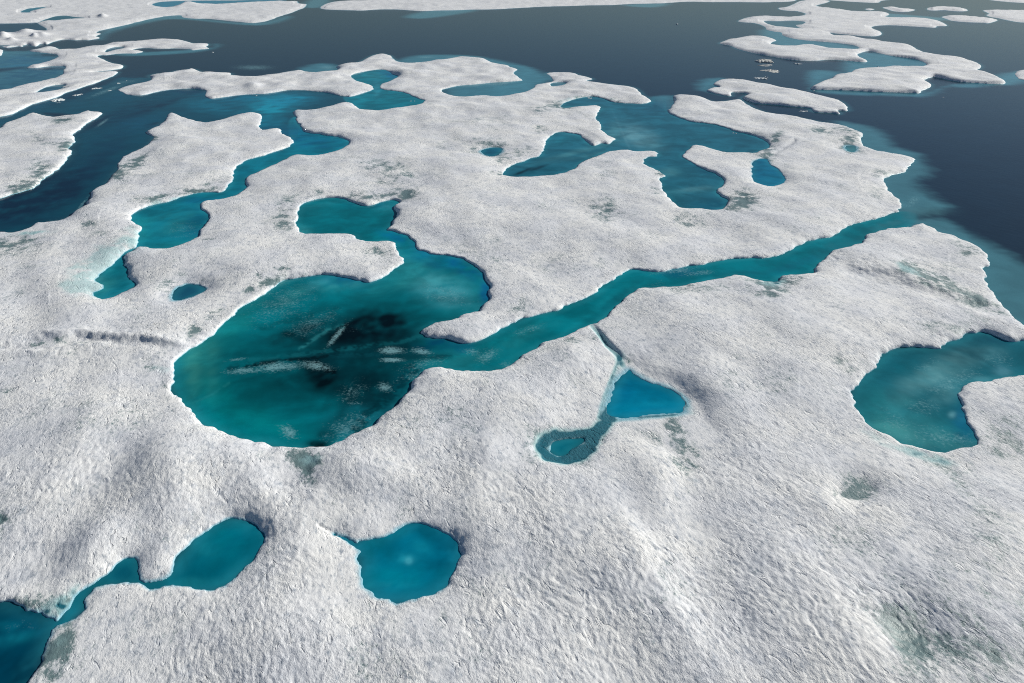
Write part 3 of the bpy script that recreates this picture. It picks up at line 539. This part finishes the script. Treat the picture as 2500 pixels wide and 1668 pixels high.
paint([ # strait and bay
 (60,490,120,40,-25,(2,26,44),.95),(170,455,110,34,-38,(2,26,44),.9),(20,545,120,16,-5,(4,40,60),.5),(260,370,80,40,-45,(6,48,66),.7),(340,300,60,24,-10,(10,70,92),.6),(300,280,110,16,-20,(4,34,52),.6),
 (400,255,70,6,-20,(4,30,46),.8),(590,240,90,16,0,(8,104,128),.7),(660,262,50,22,-10,(12,138,160),.9),(700,245,60,14,-5,(10,124,150),.9),(640,300,60,14,0,(10,110,132),.8),(520,262,70,14,8,(12,96,116),.8),
 (560,230,60,5,0,(2,60,82),.8),(460,225,40,5,0,(2,50,72),.8),(670,318,50,10,0,(6,84,108),.7),(120,250,160,14,-18,(12,70,90),.6),(290,235,40,10,-15,(10,70,90),.6),(90,178,100,20,-8,(14,68,96),.7),(60,145,90,14,-6,(18,80,112),.7),(60,160,90,3,-3,(30,100,128),.6),(40,210,80,14,-8,(12,64,88),.6),(120,135,40,4,0,(2,26,40),.9),(120,168,50,3,0,(2,36,50),.9),
 (185,230,60,10,-22,(2,26,42),.8),(235,205,30,6,-10,(4,30,48),.8),
 # winding channel
 (735,330,40,20,0,(4,92,122),.7),(780,350,60,18,0,(2,88,118),.7),(660,385,50,16,-25,(10,100,118),.6),(600,430,22,26,-50,(2,92,112),.6),(590,470,30,14,-20,(4,90,110),.5),(430,540,60,30,-20,(30,112,118),.5),(480,545,28,40,0,(0,84,112),.5),(350,560,26,30,0,(20,124,132),.8),(420,600,60,10,0,(20,110,115),.5),
 (270,680,40,12,-50,(0,104,112),.7),(300,660,14,40,0,(0,88,100),.5),(260,700,30,16,-30,(40,128,132),.5),(490,490,50,8,0,(4,96,128),.6),
 # upper pond
 (910,185,36,8,0,(30,120,132),.7),(960,185,30,10,20,(4,92,130),.7),(920,218,8,20,0,(50,140,156),.6),(960,245,60,12,0,(8,104,116),.7),(880,245,20,8,0,(20,124,138),.7),
 # lagoon
 (1560,330,50,20,20,(74,124,136),.75),(1520,325,3,40,-25,(80,128,140),.5),(1640,345,120,18,0,(26,84,98),.4),(1480,290,50,30,0,(36,96,112),.5),(1490,330,20,20,0,(66,120,132),.5),(1380,340,44,12,-10,(30,106,122),.8),(1400,325,30,8,10,(50,124,138),.5),(1390,375,90,6,-16,(60,120,130),.35),(1300,420,70,10,-10,(12,76,90),.7),(1280,418,30,3,-22,(4,30,36),.9),(1320,408,30,3,-18,(4,34,42),.7),(1430,380,60,4,-12,(70,128,136),.3),
 (1640,420,22,10,0,(50,108,118),.6),(1660,470,70,8,-6,(56,116,126),.4),(1740,500,40,14,0,(6,78,100),.6),(1640,480,30,30,0,(22,88,100),.5),(1380,265,80,8,0,(40,104,112),.7),(1610,265,60,16,0,(28,80,100),.5),(1820,350,60,16,0,(24,78,94),.5),(1700,380,30,14,30,(14,70,90),.7),(1720,410,50,14,28,(10,64,84),.6),
 # oval
 (1862,400,26,20,0,(20,104,128),.5),(1880,440,30,14,0,(20,104,124),.5),
 # river
 (2260,520,50,16,0,(66,112,118),.5),(2180,545,50,10,-15,(48,104,112),.6),(2230,560,60,5,-12,(40,100,106),.5),(2050,600,60,20,-20,(30,100,110),.6),(1960,640,90,10,-20,(6,88,104),.5),(1850,660,90,14,-10,(16,92,106),.5),(1650,665,60,14,0,(6,96,122),.6),(1560,700,60,14,-40,(10,120,130),.6),(1450,760,80,12,-38,(10,118,128),.6),(1500,735,60,10,-35,(2,80,92),.5),(1400,810,90,8,-30,(0,88,98),.5),(1300,805,50,16,-15,(30,110,116),.5),(1240,840,50,20,-20,(20,104,110),.6),(1130,865,80,18,0,(20,104,112),.7),(1250,880,60,12,0,(4,96,104),.6),
 # upper arm of the great pond
 (770,505,60,7,-12,(26,116,126),.5),(860,545,110,20,0,(0,88,98),.7),(760,525,60,8,-8,(10,104,114),.5),(745,570,20,14,30,(46,128,134),.7),(940,505,24,10,0,(50,128,140),.6),(900,500,60,10,0,(0,86,104),.6),(970,530,16,30,0,(0,86,104),.4),(970,580,40,12,20,(0,96,132),.7),(1040,620,50,16,20,(0,92,128),.6),(990,640,30,24,0,(40,138,146),.5),(1010,660,50,20,-30,(34,132,138),.6),(1090,720,60,30,20,(56,132,142),.7),(1140,660,50,14,30,(0,84,126),.8),(1185,710,12,50,0,(0,80,122),.8),(1040,640,70,10,15,(0,90,124),.4),(930,680,60,30,-30,(26,120,126),.6),(880,690,40,20,0,(14,104,118),.6),(960,745,110,10,-6,(0,84,92),.6),(1090,770,80,12,-12,(4,98,106),.6),
 # great pond body
 (700,700,60,30,-30,(0,96,106),.6),(830,680,60,14,0,(0,80,120),.6),(770,695,50,10,-20,(46,128,138),.6),(560,790,80,50,-40,(14,118,120),.75),(620,740,50,20,-45,(20,118,122),.6),(490,870,40,60,0,(30,116,116),.8),(520,960,60,50,30,(0,112,114),.8),(600,1020,90,40,20,(0,108,112),.8),(700,1050,90,30,5,(0,110,116),.7),(760,760,100,26,0,(0,76,84),.5),(700,830,60,20,0,(4,48,54),.7),
 (890,805,95,26,-12,(0,6,10),1.0,1.6),(850,840,80,22,-25,(0,6,10),.98,1.3),(960,830,60,16,0,(0,16,22),.9),(760,800,60,16,-10,(0,30,36),.8),(790,920,40,26,0,(0,6,8),.9),(900,960,70,50,-45,(0,30,36),.9),(850,1000,60,20,-40,(0,36,42),.7),(980,900,50,40,0,(0,56,64),.6),(960,950,40,26,-40,(0,40,52),.6),(920,870,160,8,2,(4,54,60),.8),(1000,865,90,10,0,(6,60,68),.6),(660,940,120,50,0,(0,78,84),.6),(620,880,60,30,0,(0,80,86),.6),(500,880,40,60,0,(24,110,110),.4),
 (760,1000,60,30,0,(0,96,104),.6),(775,1085,24,10,0,(0,10,12),.95),(790,1060,14,10,0,(0,16,18),.8),(830,1040,60,30,-25,(10,100,112),.7),(950,1000,40,20,-40,(0,50,66),.8),(1000,850,60,6,0,(0,22,28),.6),(1060,840,50,14,-5,(0,66,100),.8),(1130,850,30,12,0,(0,84,110),.6),
 # triangle, spoon, round, corner, horn
 (1560,940,30,20,0,(0,94,122),.6),(1540,1000,60,16,0,(0,112,138),.6),(560,1330,60,50,-40,(0,100,112),.6),(620,1310,24,60,20,(0,84,100),.7),(300,1400,40,20,0,(6,84,104),.7),(230,1445,40,14,-50,(20,90,100),.7),(985,1364,26,12,0,(24,130,148),.75),(1030,1335,22,16,30,(10,118,138),.6),(998,1370,9,8,0,(60,150,165),.7),(1090,1340,36,60,20,(0,76,98),.7),(970,1410,80,30,0,(0,114,130),.6),(920,1330,40,30,0,(0,84,98),.6),(1040,1295,40,18,30,(0,74,92),.7),(900,1380,20,50,0,(0,92,104),.5),
 (232,700,26,24,-30,(70,150,152),.6),(262,655,14,30,-30,(30,130,138),.5),
 (1555,335,40,20,20,(86,134,144),.8),(1590,352,26,12,20,(70,122,132),.6),(1500,322,14,20,20,(70,128,138),.6),(1630,420,20,9,0,(60,114,124),.7),(1690,462,50,5,-6,(70,124,134),.6),(1395,318,22,8,10,(60,128,142),.6),(1410,372,80,5,-14,(64,122,132),.6),
 (880,215,0.1,.1,0,(0,0,0),0),(1020,690,70,12,-8,(40,134,138),.4),(830,660,40,8,-10,(30,120,128),.5),(720,720,40,16,-30,(30,122,124),.45),(650,1030,60,14,15,(0,122,124),.5),(520,900,16,60,0,(44,128,124),.5),(2290,905,80,26,-25,(92,142,146),.8),(2190,985,50,30,0,(50,124,130),.6),(2360,880,50,12,0,(70,122,128),.6),(2240,1060,110,26,12,(76,142,142),.65),(2420,860,30,14,0,(76,128,136),.6),(2200,1055,50,14,15,(70,140,142),.6),(2260,1080,60,10,0,(50,124,130),.5),(2310,950,40,14,-40,(74,130,136),.5),
 (960,1300,40,16,-10,(10,122,142),.5),(950,1345,20,30,30,(0,80,96),.5),(1080,1400,30,14,-20,(0,92,110),.5),(940,1430,60,10,0,(30,128,142),.45),(480,1420,70,10,0,(16,112,124),.5),(500,1340,30,30,-40,(20,116,128),.4),(640,1340,16,50,20,(0,74,92),.5),(1600,985,50,8,0,(10,124,148),.5),(1530,960,16,30,20,(0,92,124),.5),
 (840,870,220,80,-12,(0,44,50),.7),(850,840,150,60,-20,(0,20,26),.75),(840,930,110,60,-35,(0,30,36),.6),(900,930,110,60,-40,(0,40,48),.5),
 (880,850,190,60,-18,(0,50,58),.55),(905,800,120,38,-10,(0,8,12),.95,1.4),(900,960,60,60,-40,(0,26,32),.7),(790,925,34,26,0,(0,4,6),.9),(640,860,90,14,-6,(0,66,74),.5),(1020,930,70,40,-30,(0,66,76),.5),(620,970,60,40,20,(0,76,82),.5),
 (705,815,20,10,0,(0,14,18),.7),(740,825,26,10,-20,(0,20,26),.6),(760,900,26,16,0,(0,12,16),.6),(778,1092,30,12,-20,(0,4,6),.95),(800,1065,18,14,0,(0,30,36),.7),(830,700,60,10,-10,(60,140,142),.3),(680,690,46,8,-18,(70,144,146),.5),(1075,700,60,30,10,(64,140,148),.55),(470,900,22,60,0,(50,130,124),.6),(870,1030,70,40,-25,(20,108,122),.5),(1130,880,90,16,-4,(30,116,122),.5),
 (30,1560,60,14,-15,(10,100,116),.7),(20,1530,40,14,0,(6,90,108),.6),(90,1530,20,30,20,(6,84,106),.6),(40,1640,90,40,0,(0,44,62),.8),(60,1490,60,14,10,(0,46,64),.7),
 (2140,990,40,40,0,(26,110,118),.7),(2240,1040,80,30,10,(40,116,124),.7),(2160,1040,50,24,20,(60,136,136),.6),(2300,1060,60,30,0,(26,108,118),.6),(2280,920,90,30,-25,(60,116,124),.75),(2330,960,50,20,-30,(66,120,128),.6),(2360,1020,30,50,0,(0,76,104),.7),(2200,900,50,20,0,(10,88,100),.6),(2380,870,60,20,0,(20,70,82),.6),(2440,830,60,12,0,(14,70,86),.6),(2450,905,24,12,0,(70,124,136),.7),(2400,925,30,6,0,(60,120,130),.7),(2320,1010,30,14,0,(26,100,110),.6),(2325,1013,9,7,0,(90,150,160),.9),(2345,1020,14,16,10,(30,110,140),.7),
])
for ln, w_, col, al in [
 ([560,898,640,884,720,872,800,868,900,866,1000,868,1100,872],6,(4,58,66),.75), ([732,852,770,826,800,806,838,796],4,(40,120,126),.55), ([470,985,520,962,560,935],2.5,(30,120,122),.4),
 ([600,893,680,880,760,876,800,868],5,(0,12,16),.8), ([760,890,790,900,812,912],9,(0,6,8),.9),
 ([860,1060,900,1010,960,960,1010,900],14,(0,36,44),.7), ([820,795,1000,800],1,(0,0,0),0),([610,880,980,835,1120,790],5,(16,96,104),.45),([640,800,720,780,760,770],6,(0,60,66),.5),
 ([740,600,830,570],4,(20,110,122),.3),([1050,800,1200,790,1330,740],8,(0,80,90),.5),([1090,880,1250,820,1400,740,1500,690],6,(8,116,124),.4)]:
    w, g, sd = stroke(ln, w_); over(w, np.clip(g * (1 + 1.6 * perlin(GX[w] / .9, GY[w] / .9, 61) + 1.2 * perlin(GX[w] / .3, GY[w] / .3, 62)), 0, 1) * al, G3(col))
# drowned ice crumbs: a float cloud that the water's noise breaks up
for x, y, rx, ry, a, v in [(600,905,56,9,-4,.72),(680,895,70,13,-3,.80),(770,893,50,12,8,.76),(575,878,30,4,-8,.6),(822,820,7,44,42,.8),(958,856,34,10,0,1.0),(958,879,32,6,0,1.0),(1030,858,28,9,5,.85),(1155,860,30,12,10,.55),(1030,890,60,16,-12,.5),(938,945,24,14,20,.65),(705,1055,28,18,30,.72),(850,1045,70,34,-25,.5),(690,740,110,50,-25,.42),(670,690,50,8,-18,.55),(760,790,80,30,-20,.42),(860,960,60,30,-30,.36),
   (740,820,14,5,0,0),(1650,660,70,9,-5,.6),(1700,668,60,7,-5,.55),(1600,700,30,20,-30,.3),(2180,1030,60,40,10,.35),(2330,930,90,26,-20,.45),(640,1115,1,1,0,0),(870,985,30,6,0,.4),(1290,805,50,12,-15,.42),(1190,870,40,20,-30,.5),(1240,890,26,10,0,.45),(1010,920,60,16,-10,.4),(2300,1070,110,30,10,.45),(2250,990,50,30,0,.42),(2440,880,50,20,0,.4),(2250,900,40,14,0,.35),(2280,880,24,12,0,.4),(1700,665,50,6,-5,.5),(680,740,120,30,-10,.28),(840,800,80,20,0,.2),(1090,720,80,36,10,.38),(450,560,60,30,0,.32),(745,570,20,12,0,.3),(2230,490,20,14,-40,.5),(2215,500,30,10,0,.4),(500,1060,1,1,0,0),(60,1530,80,20,0,.25),(2260,1060,100,30,0,.3),
   (260,222,60,6,-20,.6),(310,200,60,7,-8,.45),(250,300,24,4,-35,.7),(200,500,30,4,-50,.6),(620,285,40,6,-60,.35),(620,165,60,8,0,.6),(800,165,30,6,0,.6),(1130,140,60,4,0,.6),(780,100,1,1,0,0),(1040,140,30,3,0,.6),(1680,205,1,1,0,0),(120,545,60,8,-15,.4)]:
    w, g = spot(x, y, rx, ry, a); CLOUD[w] = np.maximum(CLOUD[w], v * g)

labels = {
 'winding': ('winding teal channel widening into a bulb and fading into pale slush at its left end', 'melt channel'),
 'upper': ('small turquoise pond pinched at its waist like an hourglass near the top coast', 'melt pond'),
 'lagoon': ('grey-teal lagoon open to the sea, with a long left arm and a rounded lower lobe', 'lagoon'),
 'oval': ('small egg-shaped blue pond on the peninsula right of the lagoon', 'melt pond'),
 'great': ('largest teal pond, black patch at its centre, its river running right to the sea', 'melt pond'),
 'triangle': ('bright blue triangular pond ringed by grey slush below the river', 'melt pond'),
 'slushy': ('tiny dark blue pool in a ring of wet slush, lower left of the triangular pond', 'melt pond'),
 'spoon': ('spoon-shaped deep blue pond with a thin tail running to the lower left corner', 'melt pond'),
 'corner': ('dark teal pond cut off by the bottom left corner of the photo', 'melt pond'),
 'round': ('rounded deep blue pond with a pale spot in its middle, near the bottom', 'melt pond'),
 'horn': ('cloudy teal horn-shaped pond running off the right edge', 'melt pond'),
 'puddle_a': ('small dull blue puddle between the winding channel and the largest pond', 'puddle'),
 'puddle_b': ('small ragged dark puddle left of the lagoon arm', 'puddle'),
 'puddle_c': ('tiny grey puddle on the right peninsula above the pointed cape', 'puddle'),
 'puddle_d': ('thin grey puddle on the spit above the lagoon', 'puddle'),
 'n_lens': ('thin dark lens of water in the long spit of the ragged upper left floe', 'puddle'),
 'n_pool': ('slanting blue pool in the lower arm of the ragged upper left floe', 'melt pond'),
 'n_inlet': ('dark navy inlet at the left edge cutting into the hummocky far floe', 'inlet'),
 'n_teal': ('teal sliver of water at the top left of the hummocky far floe', 'puddle'),
 'n_crack': ('narrow teal crack of water in the hummocky far floe', 'crack'),
 'n_lake': ('long teal pool at the top edge behind the hummocky far floe', 'melt pond'),
 'n_arc': ('arched grey pool enclosed by the branching upper right floe', 'melt pond')}
covered = np.zeros((NR - 1, NC - 1), bool)
landq = allq(any_ice > np.maximum(.5, 1.2 * rowsp))
Z0_ = np.zeros(PX.shape, np.float32)
mids = lambda A: .25 * (A[:-1, :-1] + A[1:, :-1] + A[:-1, 1:] + A[1:, 1:])
mainq = mids(s_main_out)
pool_names = {'winding': 'melt_channel', 'lagoon': 'lagoon', 'n_inlet': 'inlet', 'n_crack': 'water_crack'}
for k, v in list(s_pond.items()) + [(k, v[1]) for k, v in s_fp.items()]:
    q = mids(v); cm = (q > -np.maximum(.7, 1.2 * mids(rowsp))) & ~covered & ~landq
    if k in s_pond: cm &= mainq > 0
    covered |= cm
    nm = pool_names.get(k, 'puddle' if labels[k][1] == 'puddle' else 'melt_pond')
    tag(sheet(nm, Z0_, cm, POOLW, [('cloudy', CLOUD)], [('tint', TINT)]), *labels[k])
sea = sheet('sea', Z0_, ~covered & ~landq, SEAW, [('cloudy', CLOUD)], [('tint', TINT)])
tag(sea, 'calm dark blue-grey sea between the floes', kind='structure')

# ------------------------------------------------------------------ loose lumps of ice afloat
def lump(px, py, wpx, hpx, dpx, mat, label, seed, name='ice_chunk', group=None, n=1):
    """a broken, rounded lump: wpx/dpx its plan size in chart pixels, hpx its height"""
    rnd = np.random.RandomState(seed); x, y = ground(px, py); x = float(x); y = float(y); d = math.hypot(y, CAM_H); mpp = d / F
    w, h = wpx * mpp / 2, hpx * mpp; gd = min(dpx * mpp * d / CAM_H / 2, 1.6 * w)
    V, Fc = [], []
    for j in range(n):
        jx = 0 if n == 1 else rnd.uniform(-.62, .62) * w; jy = 0 if n == 1 else rnd.uniform(-.6, .6) * gd
        sc = 1 if n == 1 else rnd.uniform(.3, .6); hs = h * (1 if n == 1 else rnd.uniform(.4, 1.0))
        nu, nv = 22, 9; base = len(V)
        ph = rnd.uniform(0, 6.28, 6); am = rnd.uniform(.04, .16, 6)
        for a in range(nv + 1):
            la = a / nv; rr = math.cos(la * math.pi / 2) ** .8; zz = .5 * math.sin(la * math.pi / 2)
            for b in range(nu):
                th = 2 * math.pi * b / nu
                k = 1 + sum(am[i] * math.sin((i + 2) * th + ph[i]) for i in range(6))
                jag = rnd.uniform(.85, 1.15)
                V.append((jx + w * sc * rr * k * jag * math.cos(th), jy + gd * sc * rr * k * jag * math.sin(th), -.12 + (hs + .12) * zz * rnd.uniform(.8, 1.12)))
        for a in range(nv):
            for b in range(nu):
                p = base + a * nu; Fc.append((p + b, p + (b + 1) % nu, p + nu + (b + 1) % nu, p + nu + b))
        Fc.append(tuple(base + nv * nu + b for b in range(nu)))
    me = bpy.data.meshes.new(name); me.from_pydata(V, [], Fc); me.update(); me.materials.append(mat)
    o = bpy.data.objects.new(name, me); C.collection.objects.link(o); o.location = (x, y, 0)
    return tag(o, label, 'ice chunk', group)
G1 = 'grey ice lumps between the right floes'
lump(1865,150,40,9,8,CHUNK,'largest rounded grey ice lump, topmost of the column off the branching floe',1,group=G1,n=7)
lump(1866,160,38,3,4,CHUNK,'flat grey ice shard just under the topmost grey lump',2,group=G1,n=3)
lump(1882,174,42,6,7,CHUNK,'speckled grey ice lump, third in the column above the lens-shaped floe',3,group=G1,n=8)
lump(1853,192,30,5,6,CLEAN,'whitish broken ice lump, lowest of the column above the lens-shaped floe',4,group=G1,n=5)
lump(1871,190,10,6,6,CLEAN,'small upright white ice lump right beside the lowest broken lump',5,group=G1,n=3)
lump(1947,156,18,5,5,CLEAN,'small pale ice chunk right of the column of grey lumps',6,group=G1,n=4)
lump(1653,59.5,4.5,4,3,CLEAN,'tiny bright white ice chunk alone on the open water near the top',7)
G2 = 'white brash ice along the left strait'
for i, (x, y, w, h, d, lb) in enumerate([(133,246,28,7,8,'largest crumbly white ice chunk against the lower edge of the ragged floe'),(158,244,18,5,5,'white ice chunk right beside the largest crumbly one in the left strait'),
    (150,251,34,2,2,'flat sliver of white ice below the two crumbly chunks'),(190,232,26,4,5,'low ice chunk half way along the row beside the ragged floe'),(235,216,22,4,4,'bright white ice chunk floating off the ragged floe, in the dark water'),
    (288,204,12,4,3,'small white ice chunk nearest the tip of the ragged floe'),(268,222,16,2,3,'faint flat ice chunk between the ragged floe and the big floe'),(308,198,6,2,2,'speck of ice near the tip of the ragged floe')]):
    lump(x, y, w, h, d, CLEAN, lb, 20 + i, group=G2, n=4 if w > 12 else 2)
for i, (x, y, w, h, d, lb) in enumerate([(1442,240,16,3,3,'small ice chunk in the cove at the head of the lagoon'),(2144,163,8,3,2,'small white chunk in the bay of the branching floe, right one'),(2124,168,6,2,2,'tiny white chunk in the bay of the branching floe, left one'),
    (1790,325,5,3,2,'tiny white crumb under the north bank of the lagoon, left one'),(1797,326,5,3,2,'tiny white crumb under the north bank of the lagoon, right one'),(1987,222,6,3,2,'tiny white crumb at the west tip of the lower lobe of the branching floe'),(1962,272,34,3,5,'line of grey crumbs under the lens-shaped floe'),
    (520,128,4,2,2,'tiny white ice speck off the spit of the ragged floe'),(2303,238,6,2,2,'tiny dark-rimmed ice crumb in the open water at right'),(1003,247,5,2,2,'white crumb afloat in the hourglass pond, left one'),(1012,247,4,2,2,'white crumb afloat in the hourglass pond, right one'),(626,234,6,2,2,'white crumb on the turquoise bay under the hummocky coast')]):
    lump(x, y, w, h, d, CLEAN, lb, 40 + i, n=3 if w > 7 else 1)
print('verts', NR * NC)
